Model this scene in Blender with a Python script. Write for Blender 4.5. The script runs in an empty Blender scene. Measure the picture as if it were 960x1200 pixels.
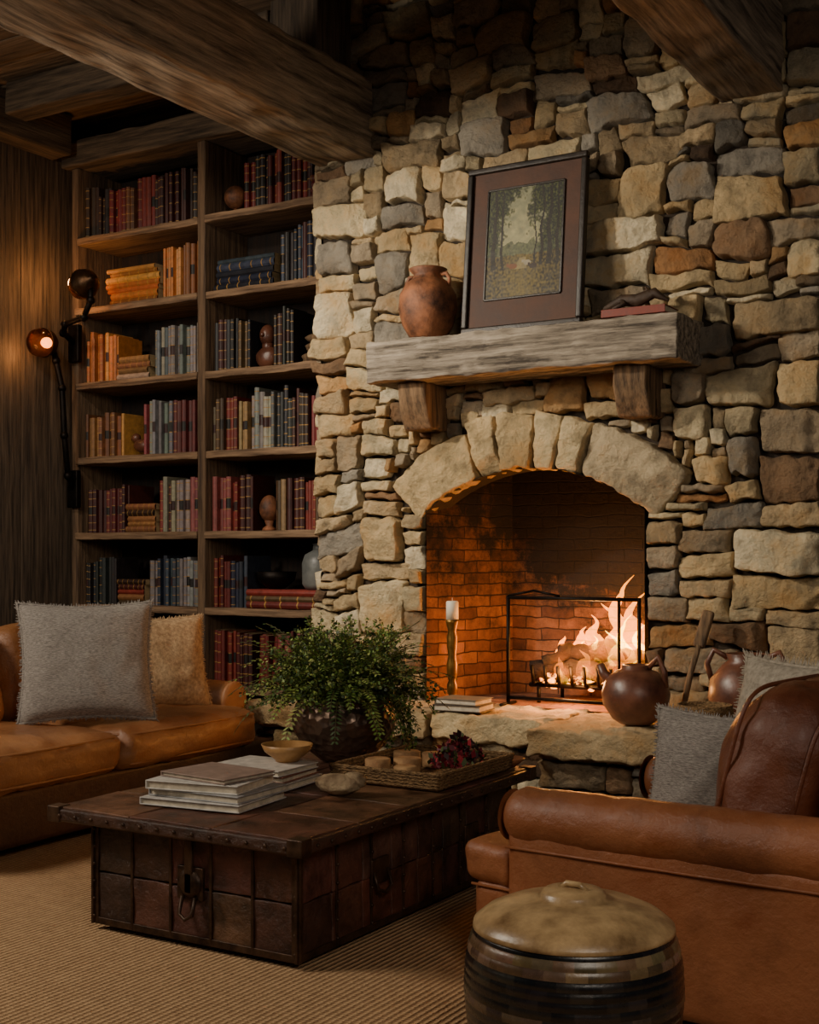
import bpy, math, random
import numpy as np
from mathutils import Vector, noise, Matrix, Euler
random.seed(7)
R=random.random
def U(a,b): return random.uniform(a,b)
def C(r,g,b):
    f=lambda c:(c/255/12.92) if c/255<=.04045 else ((c/255+.055)/1.055)**2.4
    return (f(r),f(g),f(b),1)
def N(x,y,z=0.0): return noise.noise(Vector((x,y,z)))

# ---------------------------------------------------------------- materials
def nmat(name,c1,c2=None,scale=5,stretch=(1,1,1),rough=.6,metal=0,bump=.3,bscale=40,bd=.01,bstretch=None,
         attr=False,coat=0,voro=False,lo=.35,hi=.65,vary=.5,rvar=.15,stain=None):
    m=bpy.data.materials.new(name);m.use_nodes=True;n=m.node_tree.nodes;l=m.node_tree.links
    b=n['Principled BSDF'];tc=n.new('ShaderNodeTexCoord')
    mp=n.new('ShaderNodeMapping');mp.inputs['Scale'].default_value=stretch;l.new(tc.outputs['Object'],mp.inputs['Vector'])
    nz=n.new('ShaderNodeTexNoise');nz.inputs['Scale'].default_value=scale;nz.inputs['Detail'].default_value=8;nz.inputs['Roughness'].default_value=.65
    l.new(mp.outputs[0],nz.inputs['Vector'])
    rp=n.new('ShaderNodeValToRGB');rp.color_ramp.elements[0].position=lo;rp.color_ramp.elements[1].position=hi
    l.new(nz.outputs['Fac'],rp.inputs['Fac'])
    if attr:
        at=n.new('ShaderNodeAttribute');at.attribute_name='Col'
        rp.color_ramp.elements[0].color=(1-vary,1-vary,1-vary,1);rp.color_ramp.elements[1].color=(1+vary*.3,1+vary*.25,1+vary*.2,1)
        mx=n.new('ShaderNodeMix');mx.data_type='RGBA';mx.blend_type='MULTIPLY';mx.inputs[0].default_value=1
        l.new(at.outputs['Color'],mx.inputs[6]);l.new(rp.outputs[0],mx.inputs[7]);out=mx.outputs[2]
    else:
        rp.color_ramp.elements[0].color=c1;rp.color_ramp.elements[1].color=c2 or c1;out=rp.outputs[0]
    if stain:
        n2=n.new('ShaderNodeTexNoise');n2.inputs['Scale'].default_value=stain[1];n2.inputs['Detail'].default_value=7;n2.inputs['Roughness'].default_value=.65;l.new(tc.outputs['Object'],n2.inputs['Vector'])
        mr=n.new('ShaderNodeMapRange');mr.inputs['From Min'].default_value=.48;mr.inputs['From Max'].default_value=.66;l.new(n2.outputs['Fac'],mr.inputs['Value'])
        mm_=n.new('ShaderNodeMix');mm_.data_type='RGBA';mm_.blend_type='MULTIPLY';l.new(mr.outputs[0],mm_.inputs[0]);l.new(out,mm_.inputs[6]);mm_.inputs[7].default_value=stain[0];out=mm_.outputs[2]
    l.new(out,b.inputs['Base Color'])
    b.inputs['Metallic'].default_value=metal
    rr=n.new('ShaderNodeMapRange');rr.inputs['To Min'].default_value=max(0,rough-rvar);rr.inputs['To Max'].default_value=min(1,rough+rvar)
    l.new(nz.outputs['Fac'],rr.inputs['Value']);l.new(rr.outputs[0],b.inputs['Roughness'])
    if coat: b.inputs['Coat Weight'].default_value=coat;b.inputs['Coat Roughness'].default_value=.3
    if bump:
        mp2=n.new('ShaderNodeMapping');mp2.inputs['Scale'].default_value=bstretch or stretch;l.new(tc.outputs['Object'],mp2.inputs['Vector'])
        if voro:
            t=n.new('ShaderNodeTexVoronoi');o=t.outputs['Distance']
        else:
            t=n.new('ShaderNodeTexNoise');t.inputs['Detail'].default_value=9;t.inputs['Roughness'].default_value=.7;o=t.outputs['Fac']
        t.inputs['Scale'].default_value=bscale;l.new(mp2.outputs[0],t.inputs['Vector'])
        bp=n.new('ShaderNodeBump');bp.inputs['Strength'].default_value=bump;bp.inputs['Distance'].default_value=bd
        l.new(o,bp.inputs['Height']);l.new(bp.outputs[0],b.inputs['Normal'])
    return m
def wood(name,c1,c2,ax,rough=.8,bump=.7,sc=3,lo=.36,hi=.66,st=14):
    s=[st,st,st];s[ax]=.8
    return nmat(name,c1,c2,scale=sc,stretch=s,rough=rough,bump=bump,bscale=sc*1.6,bd=.014,lo=lo,hi=hi)
def lea(name,c1,c2,rough=.38):
    return nmat(name,c1,c2,scale=3.5,rough=rough,bump=.4,bscale=11,bd=.03,coat=.12,rvar=.16,stain=((.62,.5,.4,1),7))
BW1,BW2=C(54,45,36),C(120,101,80)
wx=wood('barn_wood_x',BW1,BW2,0);wy=wood('barn_wood_y',BW1,BW2,1);wz=wood('barn_wood_z',C(50,41,33),C(108,91,73),2)
beamy=wood('beam_wood',C(66,55,45),C(182,160,133),1,sc=2.4,bump=1,st=14,lo=.33,hi=.68)
shelfw=wood('shelf_wood',C(80,60,44),C(160,130,100),0,bump=.6)
shelfz=wood('shelf_wood_upright',C(66,50,37),C(132,106,80),2,bump=.6)
mantw=wood('mantel_wood',C(70,62,54),C(190,176,156),0,sc=2.6,bump=1,rough=.85,st=14)
corbw=wood('corbel_wood',C(70,54,38),C(146,116,84),2,sc=3,bump=.8,st=12)
dark_back=wood('bookcase_back_wood',C(20,14,10),C(48,33,23),2)
stone_m=nmat('fieldstone',None,attr=True,scale=9,vary=.6,rough=.9,bump=1,bscale=17,bd=.05,lo=.28,hi=.6,stain=((.66,.54,.40,1),4.5))
mortar=nmat('dark_mortar',C(30,24,18),C(58,46,34),rough=.95,bump=.8,bscale=60)
leather=lea('tan_leather',C(130,84,52),C(190,136,90))
leather_d=lea('shaded_leather_base',C(58,36,24),C(88,56,38),.5)  # sofa base leather, with the shadow down there put into its colour
leather2=lea('chestnut_leather',C(112,66,42),C(168,106,68))
leather3=lea('dark_chestnut_leather',C(86,46,30),C(132,76,50),.36)
iron=nmat('black_iron',C(14,12,11),C(36,30,26),scale=12,rough=.5,metal=.8,bump=.3,bscale=60,bd=.004)
rustiron=nmat('rusted_iron',C(42,30,23),C(90,68,52),scale=16,rough=.42,metal=.6,bump=.5,bscale=60,bd=.004)
brass=nmat('aged_brass',C(92,66,30),C(150,112,56),scale=12,rough=.42,metal=.9,bump=.3,bscale=50,bd=.004)
bronze=nmat('dark_bronze',C(40,28,18),C(84,58,34),scale=12,rough=.4,metal=.8,bump=.3,bscale=50,bd=.004)
bookm=nmat('book_cloth',None,attr=True,scale=30,vary=.35,rough=.55,bump=.2,bscale=120,bd=.002)
attrm=nmat('painted_attr',None,attr=True,scale=25,vary=.3,rough=.6,bump=.15,bscale=90,bd=.003)
trunkm=nmat('trunk_leather_panel',None,attr=True,scale=9,vary=.75,rough=.36,bump=.9,bscale=18,bd=.014,coat=.05,rvar=.22)
wax=nmat('candle_wax',C(226,214,190),C(236,226,204),rough=.5,bump=0)
gray_fab=nmat('gray_linen',C(116,110,105),C(190,182,172),scale=70,stretch=(1,1,6),rough=.95,bump=1,bscale=120,bstretch=(1,1,4),bd=.005)
cream_fab=nmat('cream_boucle',C(156,126,92),C(208,178,138),scale=60,rough=.95,bump=1,bscale=110,bd=.006)
white_fab=nmat('ivory_fabric',C(160,150,134),C(200,190,172),scale=60,rough=.95,bump=1,bscale=110,bd=.006)
hammer=nmat('hammered_bronze',C(70,57,48),C(136,112,95),scale=8,rough=.32,metal=.7,bump=.8,bscale=34,bd=.01,voro=True)
terr=nmat('terracotta_glaze',C(62,38,26),C(162,102,66),scale=9,rough=.6,bump=.6,bscale=26,bd=.01)
rust=nmat('brown_glaze',C(72,42,32),C(124,78,58),scale=8,rough=.38,bump=.3,bscale=30,bd=.006,coat=.2)
leafm=nmat('fern_leaf',None,attr=True,scale=40,vary=.3,rough=.6,bump=0)
char=nmat('charred_log',C(18,12,9),C(60,38,26),scale=9,rough=.9,bump=1,bscale=24,bd=.02)
wicker=nmat('woven_seagrass',C(84,60,34),C(156,122,80),scale=60,stretch=(1,1,4),rough=.85,bump=1,bscale=90,bstretch=(1,1,3),bd=.006,voro=True)
soil=nmat('soil',C(20,14,9),C(40,28,18),rough=.95,bump=1,bscale=60)
grayglaze=nmat('gray_glaze',C(84,88,88),C(124,126,122),rough=.4,bump=.2)

# ---------------------------------------------------------------- mesh builder
class M:
    def __init__(s): s.v=[];s.f=[];s.c=[];s.m=[];s.uv=None
    def add(s,vf,col=(1,1,1,1),mi=0,T=None):
        v,f=vf;o=len(s.v)
        if T is not None: v=[tuple(T@Vector(p)) for p in v]
        s.v+=list(v);s.f+=[tuple(i+o for i in q) for q in f];s.c+=[col]*len(f);s.m+=[mi]*len(f);return s
    def obj(s,name,mats,parent=None,smooth=True,loc=(0,0,0),rot=(0,0,0)):
        me=bpy.data.meshes.new(name);me.from_pydata(s.v,[],s.f)
        if not isinstance(mats,(list,tuple)): mats=[mats]
        for m in mats: me.materials.append(m)
        me.polygons.foreach_set('material_index',s.m)
        me.polygons.foreach_set('use_smooth',[smooth]*len(s.f))
        at=me.color_attributes.new('Col','FLOAT_COLOR','CORNER')
        cc=[]
        for q,c in zip(s.f,s.c): cc+=list(c)*len(q)
        at.data.foreach_set('color',cc)
        me.update();o=bpy.data.objects.new(name,me);bpy.context.collection.objects.link(o)
        o.location=loc;o.rotation_euler=rot
        if parent: o.parent=parent
        return o
def P(name,loc=(0,0,0),rz=0):
    e=bpy.data.objects.new(name,None);bpy.context.collection.objects.link(e);e.location=loc;e.rotation_euler=(0,0,rz);e.empty_display_size=.1;return e
def TR(loc=(0,0,0),rot=(0,0,0),sc=(1,1,1)):
    return Matrix.LocRotScale(Vector(loc),Euler(rot),Vector(sc))
def axl(h,r,n):
    r=min(r,h*.98)
    e=[r*.423,r*.732] if r>0 else []
    a=[-h,-h+e[0],-h+e[1],-h+r] if r>0 else [-h]
    L=a+[(-h+r)+(2*(h-r))*i/n for i in range(1,n)]
    return L+[-x for x in reversed(a)]
def rbox(sx,sy,sz,r=.02,n=(4,4,4),puff=(0,0,0),nz=0,ns=3,seed=0,off=(0,0,0)):
    h=(sx/2,sy/2,sz/2);r=min(r,min(h)*.98)
    L=[axl(h[i],r,n[i]) for i in range(3)]
    V=[];D={};F=[]
    def vid(i,j,k):
        key=(i,j,k)
        if key in D: return D[key]
        p=[L[0][i],L[1][j],L[2][k]];q=[max(-(h[a]-r),min(h[a]-r,p[a])) for a in range(3)]
        d=[p[a]-q[a] for a in range(3)];ln=math.sqrt(sum(x*x for x in d))
        if ln>1e-9: p=[q[a]+d[a]/ln*r for a in range(3)]
        t=[p[a]/h[a] for a in range(3)];w=[max(0,1-x*x) for x in t]
        pp=[p[0]+puff[0]*t[0]*w[1]*w[2],p[1]+puff[1]*t[1]*w[0]*w[2],p[2]+puff[2]*t[2]*w[0]*w[1]]
        if nz:
            x,y,z=[c*ns+seed*7.3 for c in pp]
            pp=[pp[0]+nz*(N(x,y,z)+.5*N(x*2.7,y*2.7,z*2.7)),pp[1]+nz*(N(x+40,y,z)+.5*N(x*2.7+9,y*2.7,z*2.7)),pp[2]+nz*(N(x,y+40,z)+.5*N(x*2.7,y*2.7+9,z*2.7))]
        D[key]=len(V);V.append((pp[0]+off[0],pp[1]+off[1],pp[2]+off[2]));return D[key]
    A,B,K=len(L[0])-1,len(L[1])-1,len(L[2])-1
    for i in range(A):
        for j in range(B):
            F.append((vid(i,j,0),vid(i,j+1,0),vid(i+1,j+1,0),vid(i+1,j,0)))
            F.append((vid(i,j,K),vid(i+1,j,K),vid(i+1,j+1,K),vid(i,j+1,K)))
    for i in range(A):
        for k in range(K):
            F.append((vid(i,0,k),vid(i+1,0,k),vid(i+1,0,k+1),vid(i,0,k+1)))
            F.append((vid(i,B,k),vid(i,B,k+1),vid(i+1,B,k+1),vid(i+1,B,k)))
    for j in range(B):
        for k in range(K):
            F.append((vid(0,j,k),vid(0,j,k+1),vid(0,j+1,k+1),vid(0,j+1,k)))
            F.append((vid(A,j,k),vid(A,j+1,k),vid(A,j+1,k+1),vid(A,j,k+1)))
    return V,F
def bb(x0,x1,y0,y1,z0,z1,r=.004,n=(1,1,1),**k):
    return rbox(x1-x0,y1-y0,z1-z0,r,n,off=((x0+x1)/2,(y0+y1)/2,(z0+z1)/2),**k)
def box(x0,x1,y0,y1,z0,z1):
    v=[(x0,y0,z0),(x1,y0,z0),(x1,y1,z0),(x0,y1,z0),(x0,y0,z1),(x1,y0,z1),(x1,y1,z1),(x0,y1,z1)]
    return v,[(0,3,2,1),(4,5,6,7),(0,1,5,4),(1,2,6,5),(2,3,7,6),(3,0,4,7)]
def lathe(prof,seg=40,off=(0,0,0),nz=0,ns=6):
    V=[];F=[]
    for r,z in prof:
        for i in range(seg):
            a=2*math.pi*i/seg;rr=r
            x,y=math.cos(a),math.sin(a)
            if nz: rr=r*(1+nz*N(x*ns*.3,y*ns*.3,z*ns))
            V.append((x*rr+off[0],y*rr+off[1],z+off[2]))
    for j in range(len(prof)-1):
        for i in range(seg):
            k=(i+1)%seg;F.append((j*seg+i,j*seg+k,(j+1)*seg+k,(j+1)*seg+i))
    return V,F
def tube(pts,rad,seg=10,fl=1.0):
    if not isinstance(rad,(list,tuple)): rad=[rad]*len(pts)
    P_=[Vector(p) for p in pts];V=[];F=[];up=None
    for i,p in enumerate(P_):
        t=(P_[min(i+1,len(P_)-1)]-P_[max(i-1,0)]).normalized()
        if up is None: up=Vector((0,1,0)) if abs(t.y)<.8 else Vector((1,0,0))
        a=t.cross(up).normalized();b=a.cross(t).normalized();up=b
        for k in range(seg):
            an=2*math.pi*k/seg;q=p+a*math.cos(an)*rad[i]+b*math.sin(an)*rad[i]*fl;V.append(tuple(q))
    n=len(P_)
    for j in range(n-1):
        for k in range(seg):
            k2=(k+1)%seg;F.append((j*seg+k,j*seg+k2,(j+1)*seg+k2,(j+1)*seg+k))
    F.append(tuple(reversed(range(seg))));F.append(tuple(range((n-1)*seg,n*seg)))
    return V,F
def sph(r,c,sc=(1,1,1),seg=20,nz=0):
    pr=[(max(1e-4,r*math.sin(math.pi*i/12)),-r*math.cos(math.pi*i/12)) for i in range(13)]
    v,f=lathe(pr,seg,nz=nz,ns=20/r*.1)
    return [(x*sc[0]+c[0],y*sc[1]+c[1],z*sc[2]+c[2]) for x,y,z in v],f

# ---------------------------------------------------------------- stone masonry
PAL=[(C(233,214,172),6),(C(221,196,150),6),(C(206,182,142),5),(C(184,167,140),4),(C(241,226,190),5),(C(206,164,110),2),(C(150,120,90),2),(C(168,150,122),3),(C(118,92,68),1),(C(188,138,88),1),(C(162,155,141),3)]
PALL=[p for p,w in PAL for _ in range(w)]
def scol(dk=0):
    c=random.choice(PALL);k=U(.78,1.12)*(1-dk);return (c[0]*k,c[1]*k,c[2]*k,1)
def stone(m,q,mp,depth,col,rb=.009,gap=.0025,warp=0,res=.014,chips=5,rough=1):
    q=[Vector(p) for p in q]
    w=((q[1]-q[0]).length+(q[2]-q[3]).length)/2;h=((q[3]-q[0]).length+(q[2]-q[1]).length)/2
    w=max(w-2*gap,.02);h=max(h-2*gap,.02)
    rb=min(rb,.4*min(w,h));rc=U(.05,.16)*min(w,h)
    La=axl(w/2,rb,max(2,int(w/res)));Lb=axl(h/2,rb,max(2,int(h/res)))
    tilt=(U(-.08,.08),U(-.14,.14))
    ch=[]
    for _ in range(chips):
        an=U(0,6.283);nx_,ny_=math.cos(an),math.sin(an);reach=abs(nx_)*w/2+abs(ny_)*h/2
        ch.append((nx_,ny_,reach*U(.3,.95),U(.15,.8)))
    sd=R()*100
    V=[];F=[]
    for b in Lb:
        for a in La:
            e=min(w/2-abs(a),h/2-abs(b))
            ia=max(-(w/2-rc),min(w/2-rc,a));ib=max(-(h/2-rc),min(h/2-rc,b))
            da,db=a-ia,b-ib;aa,b2=a,b
            if abs(da)>1e-9 and abs(db)>1e-9:
                mm=max(abs(da),abs(db));ll=math.hypot(da,db);aa=ia+da/ll*mm;b2=ib+db/ll*mm
            wob=.014*(1-min(1,e/.05))
            aa+=wob*N(a*20+sd,b*20,1);b2+=wob*N(a*20,b*20+sd,2)
            k=min(1,e/rb);prof=math.sqrt(max(0,1-(1-k)**2))
            fc=min(0,min(-sl*max(0,nx_*a+ny_*b-rr) for nx_,ny_,rr,sl in ch))+tilt[0]*a+tilt[1]*b
            r1=N(a*10+sd,b*14,3);r2=1-2*abs(N(a*22+sd,b*30,5));r3=N(a*55+sd,b*55,8)
            hh=prof*(depth+max(-depth*.55,fc)+rough*(.010*r1+.009*r2+.005*r3))
            u=aa/(w+2*gap)+.5;v=b2/(h+2*gap)+.5
            p=q[0]*(1-u)*(1-v)+q[1]*u*(1-v)+q[2]*u*v+q[3]*(1-u)*v
            x,y=p.x,p.y
            if warp:
                x,y=p.x+warp*N(p.x*1.8,p.y*1.8,9)+.6*warp*N(p.x*5,p.y*5,3),p.y+warp*N(p.x*1.8,p.y*1.8,19)+.6*warp*N(p.x*5,p.y*5,29)
            V.append(mp(x,y,hh))
    na,nb=len(La),len(Lb)
    for j in range(nb-1):
        for i in range(na-1):
            F.append((j*na+i,j*na+i+1,(j+1)*na+i+1,(j+1)*na+i))
    m.add((V,F),col)
def pack(nx,nz,free):
    g=[[free(i,j) for i in range(nx)] for j in range(nz)];out=[]
    for j in range(nz):
        for i in range(nx):
            if not g[j][i]: continue
            r=R()
            if r<.26: W,H=random.choice([(3,1),(4,1),(5,1),(3,2),(2,2),(4,2),(6,1)])
            elif r<.74: W,H=random.choice([(6,3),(5,2),(7,3),(6,2),(8,3),(4,3),(5,3),(7,2)])
            else: W,H=random.choice([(9,4),(10,5),(7,5),(8,5),(9,3),(8,4),(6,4),(11,4),(6,6)])
            w=0
            while w<W and i+w<nx and g[j][i+w]: w+=1
            if i+w<nx and g[j][i+w] and (i+w+1>=nx or not g[j][i+w+1]): w+=1
            H=min(H,max(2,int(w*1.1)))
            h=1
            while h<H and j+h<nz and all(g[j+h][i+t] for t in range(w)): h+=1
            for b in range(h):
                for a in range(w): g[j+b][i+a]=False
            out.append((i,j,w,h))
    return out
# chimney breast
OX0,OX1,HZ,FY=-3.34,-2.17,.46,5.70
OC=(OX0+OX1)/2;AR=.92;ACZ=1.62-AR
def zarch(x): return ACZ+math.sqrt(max(0,AR*AR-(x-OC)**2))
WX0,WX1,WZ1=-4.04,-1.34,4.9
m=M()
g=.040
nx=int((WX1-WX0)/g);nzc=int((WZ1-.2)/g)
RO=AR+.29
def free(i,j):
    x=WX0+(i+.5)*g;z=.2+(j+.5)*g
    if OX0-.01<x<OX1+.01 and z<zarch(x): return False
    d=math.hypot(x-OC,z-ACZ);an=math.degrees(math.atan2(x-OC,z-ACZ))
    if d<RO-.02 and d>AR-.05 and abs(an)<43 and z>1.38: return False
    return True
mpF=lambda x,z,h:(x,FY-h,z)
for (i,j,w,h) in pack(nx,nzc,free):
    x0,z0,x1,z1=WX0+i*g,.2+j*g,WX0+(i+w)*g,.2+(j+h)*g
    near=(OX0-.2<x0<OX1+.2 and z0<1.9) or x1>WX1-.1
    jt=.007 if min(w,h)<3 else .015
    J=lambda:U(-jt,jt)
    q=[(x0+J(),z0+J()),(x1+J(),z0+J()),(x1+J(),z1+J()),(x0+J(),z1+J())]
    big=min(w,h)>=4
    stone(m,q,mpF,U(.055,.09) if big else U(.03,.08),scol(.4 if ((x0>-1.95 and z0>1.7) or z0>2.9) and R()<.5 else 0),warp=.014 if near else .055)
angs=[-43.5,-17.5,-9.5,1,8.5,16,43.5]
for a0,a1 in zip(angs[:-1],angs[1:]):
    ka=1.05;s0,s1=math.radians(a0)*ka,math.radians(a1)*ka;ri=AR-.005
    r0=RO+U(-.04,.02);r1=RO+U(-.04,.02)
    c=random.choice([C(238,216,170),C(222,196,148),C(242,224,182),C(206,188,154)])
    stone(m,[(s0,ri),(s1,ri),(s1,r1),(s0,r0)],lambda s,r,h:(OC+r*math.sin(s/ka),FY-h,ACZ+r*math.cos(s/ka)),U(.075,.09),c,gap=.002,rb=.011)
mpS=lambda y,z,h:(WX0+.02-h,y,z)
for (i,j,w,h) in pack(14,nzc,lambda i,j:True):
    y0,z0,y1,z1=5.68+i*g,.2+j*g,5.68+(i+w)*g,.2+(j+h)*g
    stone(m,[(y1,z0),(y0,z0),(y0,z1),(y1,z1)],mpS,.04,scol(),res=.06)
chim=P('stone_fireplace')
m.obj('stone_cladding',stone_m,chim)
mb=M();nseg=16
xs=[OX0+(OX1-OX0)*i/nseg for i in range(nseg+1)]
mb.add(([(WX0+.02,FY,0),(OX0,FY,0),(OX0,FY,WZ1),(WX0+.02,FY,WZ1)],[(0,1,2,3)]))
mb.add(([(OX1,FY,0),(WX1-.01,FY,0),(WX1-.01,FY,WZ1),(OX1,FY,WZ1)],[(0,1,2,3)]))
mb.add(([(OX0,FY,0),(OX1,FY,0),(OX1,FY,HZ),(OX0,FY,HZ)],[(0,1,2,3)]))
for a,b in zip(xs[:-1],xs[1:]): mb.add(([(a,FY,zarch(a)),(b,FY,zarch(b)),(b,FY,WZ1),(a,FY,WZ1)],[(0,1,2,3)]))
mb.add(([(WX0+.02,FY,0),(WX0+.02,6.38,0),(WX0+.02,6.38,WZ1),(WX0+.02,FY,WZ1)],[(0,1,2,3)]))
mb.add(([(WX1-.01,FY,0),(WX1-.01,6.38,0),(WX1-.01,6.38,WZ1),(WX1-.01,FY,WZ1)],[(3,2,1,0)]))
mb.obj('mortar_core',mortar,chim,smooth=False)
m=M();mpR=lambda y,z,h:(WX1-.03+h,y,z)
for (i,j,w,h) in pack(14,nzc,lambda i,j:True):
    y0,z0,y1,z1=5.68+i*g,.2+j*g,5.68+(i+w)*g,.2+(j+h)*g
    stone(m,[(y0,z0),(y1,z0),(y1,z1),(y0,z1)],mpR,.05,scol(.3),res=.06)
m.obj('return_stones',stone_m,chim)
def brickmat():
    mt=bpy.data.materials.new('firebox_brick');mt.use_nodes=True;n=mt.node_tree.nodes;l=mt.node_tree.links;b=n['Principled BSDF']
    uv=n.new('ShaderNodeUVMap');br=n.new('ShaderNodeTexBrick')
    wn=n.new('ShaderNodeTexNoise');wn.inputs['Scale'].default_value=9;l.new(uv.outputs[0],wn.inputs['Vector'])
    wv=n.new('ShaderNodeVectorMath');wv.operation='MULTIPLY_ADD';wv.inputs[1].default_value=(.028,.028,0);l.new(wn.outputs['Color'],wv.inputs[0]);l.new(uv.outputs[0],wv.inputs[2])
    br.inputs['Scale'].default_value=1;br.inputs['Brick Width'].default_value=.19;br.inputs['Row Height'].default_value=.06
    br.inputs['Mortar Size'].default_value=.004;br.inputs['Mortar Smooth'].default_value=.7;br.inputs['Bias'].default_value=-.1
    br.inputs['Color1'].default_value=C(182,122,84);br.inputs['Color2'].default_value=C(108,64,46);br.inputs['Mortar'].default_value=C(82,58,42)
    l.new(wv.outputs[0],br.inputs['Vector'])
    tc=n.new('ShaderNodeTexCoord');nz=n.new('ShaderNodeTexNoise');nz.inputs['Scale'].default_value=4.0;nz.inputs['Detail'].default_value=10;nz.inputs['Roughness'].default_value=.78
    l.new(tc.outputs['Object'],nz.inputs['Vector'])
    sp=n.new('ShaderNodeSeparateXYZ');l.new(tc.outputs['Object'],sp.inputs[0])
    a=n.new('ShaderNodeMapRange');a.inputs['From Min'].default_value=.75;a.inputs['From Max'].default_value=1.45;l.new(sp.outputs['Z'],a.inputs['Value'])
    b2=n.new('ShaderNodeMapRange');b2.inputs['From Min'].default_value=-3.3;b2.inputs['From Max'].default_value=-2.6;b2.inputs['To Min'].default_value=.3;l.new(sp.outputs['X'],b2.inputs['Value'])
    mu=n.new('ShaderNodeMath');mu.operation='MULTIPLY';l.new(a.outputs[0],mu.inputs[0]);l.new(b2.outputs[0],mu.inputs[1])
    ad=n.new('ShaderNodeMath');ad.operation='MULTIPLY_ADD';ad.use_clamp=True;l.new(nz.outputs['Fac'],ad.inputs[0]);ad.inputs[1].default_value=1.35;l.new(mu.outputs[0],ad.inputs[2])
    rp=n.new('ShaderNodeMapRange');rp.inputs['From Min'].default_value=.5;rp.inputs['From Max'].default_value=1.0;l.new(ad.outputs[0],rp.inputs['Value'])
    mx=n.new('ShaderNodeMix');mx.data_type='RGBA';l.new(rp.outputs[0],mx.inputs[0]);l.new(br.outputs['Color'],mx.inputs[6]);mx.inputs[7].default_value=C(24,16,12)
    l.new(mx.outputs[2],b.inputs['Base Color']);b.inputs['Roughness'].default_value=.9
    inv=n.new('ShaderNodeMath');inv.operation='SUBTRACT';inv.inputs[0].default_value=1;l.new(br.outputs['Fac'],inv.inputs[1])
    nb=n.new('ShaderNodeMath');nb.operation='MULTIPLY_ADD';nb.inputs[1].default_value=1.8;l.new(nz.outputs['Fac'],nb.inputs[0]);l.new(inv.outputs[0],nb.inputs[2])
    bp=n.new('ShaderNodeBump');bp.inputs['Strength'].default_value=1;bp.inputs['Distance'].default_value=.018;l.new(nb.outputs[0],bp.inputs['Height']);l.new(bp.outputs[0],b.inputs['Normal'])
    return mt
BX0,BX1,BY=-3.16,-2.32,6.26
quads=[[(OX0,FY-.05,HZ),(BX0,BY,HZ),(BX0,BY,2.1),(OX0,FY-.05,2.1)],[(BX0,BY,HZ),(BX1,BY,HZ),(BX1,BY,2.1),(BX0,BY,2.1)],
 [(BX1,BY,HZ),(OX1,FY-.05,HZ),(OX1,FY-.05,2.1),(BX1,BY,2.1)],[(OX0-.02,FY-.06,HZ),(OX1+.02,FY-.06,HZ),(OX1+.02,BY+.02,HZ),(OX0-.02,BY+.02,HZ)],
 [(OX0,FY,2.1),(OX1,FY,2.1),(OX1,BY,2.1),(OX0,BY,2.1)]]
me=bpy.data.meshes.new('firebox');V=[p for q in quads for p in q]
V=[(x,y,(min(z,zarch(x)+.02) if (abs(y-(FY-.05))<.001 and z>1.9) else z)) for x,y,z in V]
me.from_pydata(V,[],[tuple(range(4*i,4*i+4)) for i in range(5)])
uvl=me.uv_layers.new(name='UVMap')
for p in me.polygons:
    q=[Vector(me.vertices[i].co) for i in p.vertices];ex=(q[1]-q[0]).normalized()
    ez=(Vector((0,0,1)) if p.index<3 else Vector((0,1,0)))
    for li,c in zip(p.loop_indices,q): uvl.data[li].uv=((c-q[0]).dot(ex),(c-q[0]).dot(ez))
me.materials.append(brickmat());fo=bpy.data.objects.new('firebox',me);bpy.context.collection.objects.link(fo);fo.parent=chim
ms=M()
for a,b in zip(xs[:-1],xs[1:]): ms.add(([(a,FY-.07,zarch(a)),(b,FY-.07,zarch(b)),(b,FY+.12,zarch(b)),(a,FY+.12,zarch(a))],[(0,1,2,3)]))
ms.obj('arch_soffit',mortar,chim)
# hearth
m=M();random.seed(21)
def mph(Y): return lambda x,z,h:(x,Y-h,z)
for (X0,X1,Y) in [(-4.1,-2.42,5.26),(-2.42,-1.0,5.06)]:
    for (i,j,w,h) in pack(int((X1-X0)/g),9,lambda i,j:True):
        x0,z0,x1,z1=X0+i*g,j*g,X0+(i+w)*g,(j+h)*g
        stone(m,[(x0,z0),(x1,z0),(x1,z1),(x0,z1)],mph(Y),.05,scol(),gap=.003)
    m.add(box(X0+.01,X1-.0,Y,5.72,0,.36),C(60,50,40))
sl=[(-4.12,-3.62,5.16),(-3.6,-3.05,5.14),(-3.03,-2.45,5.16),(-2.43,-1.72,4.95),(-1.70,-1.0,4.97)]
for x0,x1,y in sl:
    m.add(bb(x0,x1,y,5.66,.345,HZ,.012,(40,30,9),nz=.017,ns=11,seed=x0),random.choice([C(228,206,162),C(214,190,148),C(204,182,146)]))
hearth=m.obj('hearth',stone_m,chim)

# ---------------------------------------------------------------- room shell
def boards(name,axis,a0,a1,fixed,l0,l1,w,mat,normal,th=.03):
    m=M();a=a0
    while a<a1:
        ww=min(w*U(.8,1.2),a1-a)
        o=U(0,.012)
        if axis=='wallX': v=bb(fixed-th,fixed+o,a+.003,a+ww-.003,l0,l1,.004,(1,1,6),nz=.003,ns=3,seed=a)
        elif axis=='wallY': v=bb(a+.003,a+ww-.003,fixed-o,fixed+th,l0,l1,.004,(1,1,6),nz=.003,ns=3,seed=a)
        elif axis=='ceilX': v=bb(l0,l1,a+.003,a+ww-.003,fixed-o,fixed+th,.006,(6,1,1),nz=.004,ns=3,seed=a)
        m.add(v);a+=ww
    return m.obj(name,mat)
boards('wall_left','wallX',-1.5,6.4,-6.25,0,4.0,.22,wz,0)
boards('wall_back','wallY',-6.25,1.9,6.40,0,4.95,.22,wz,0)
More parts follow.
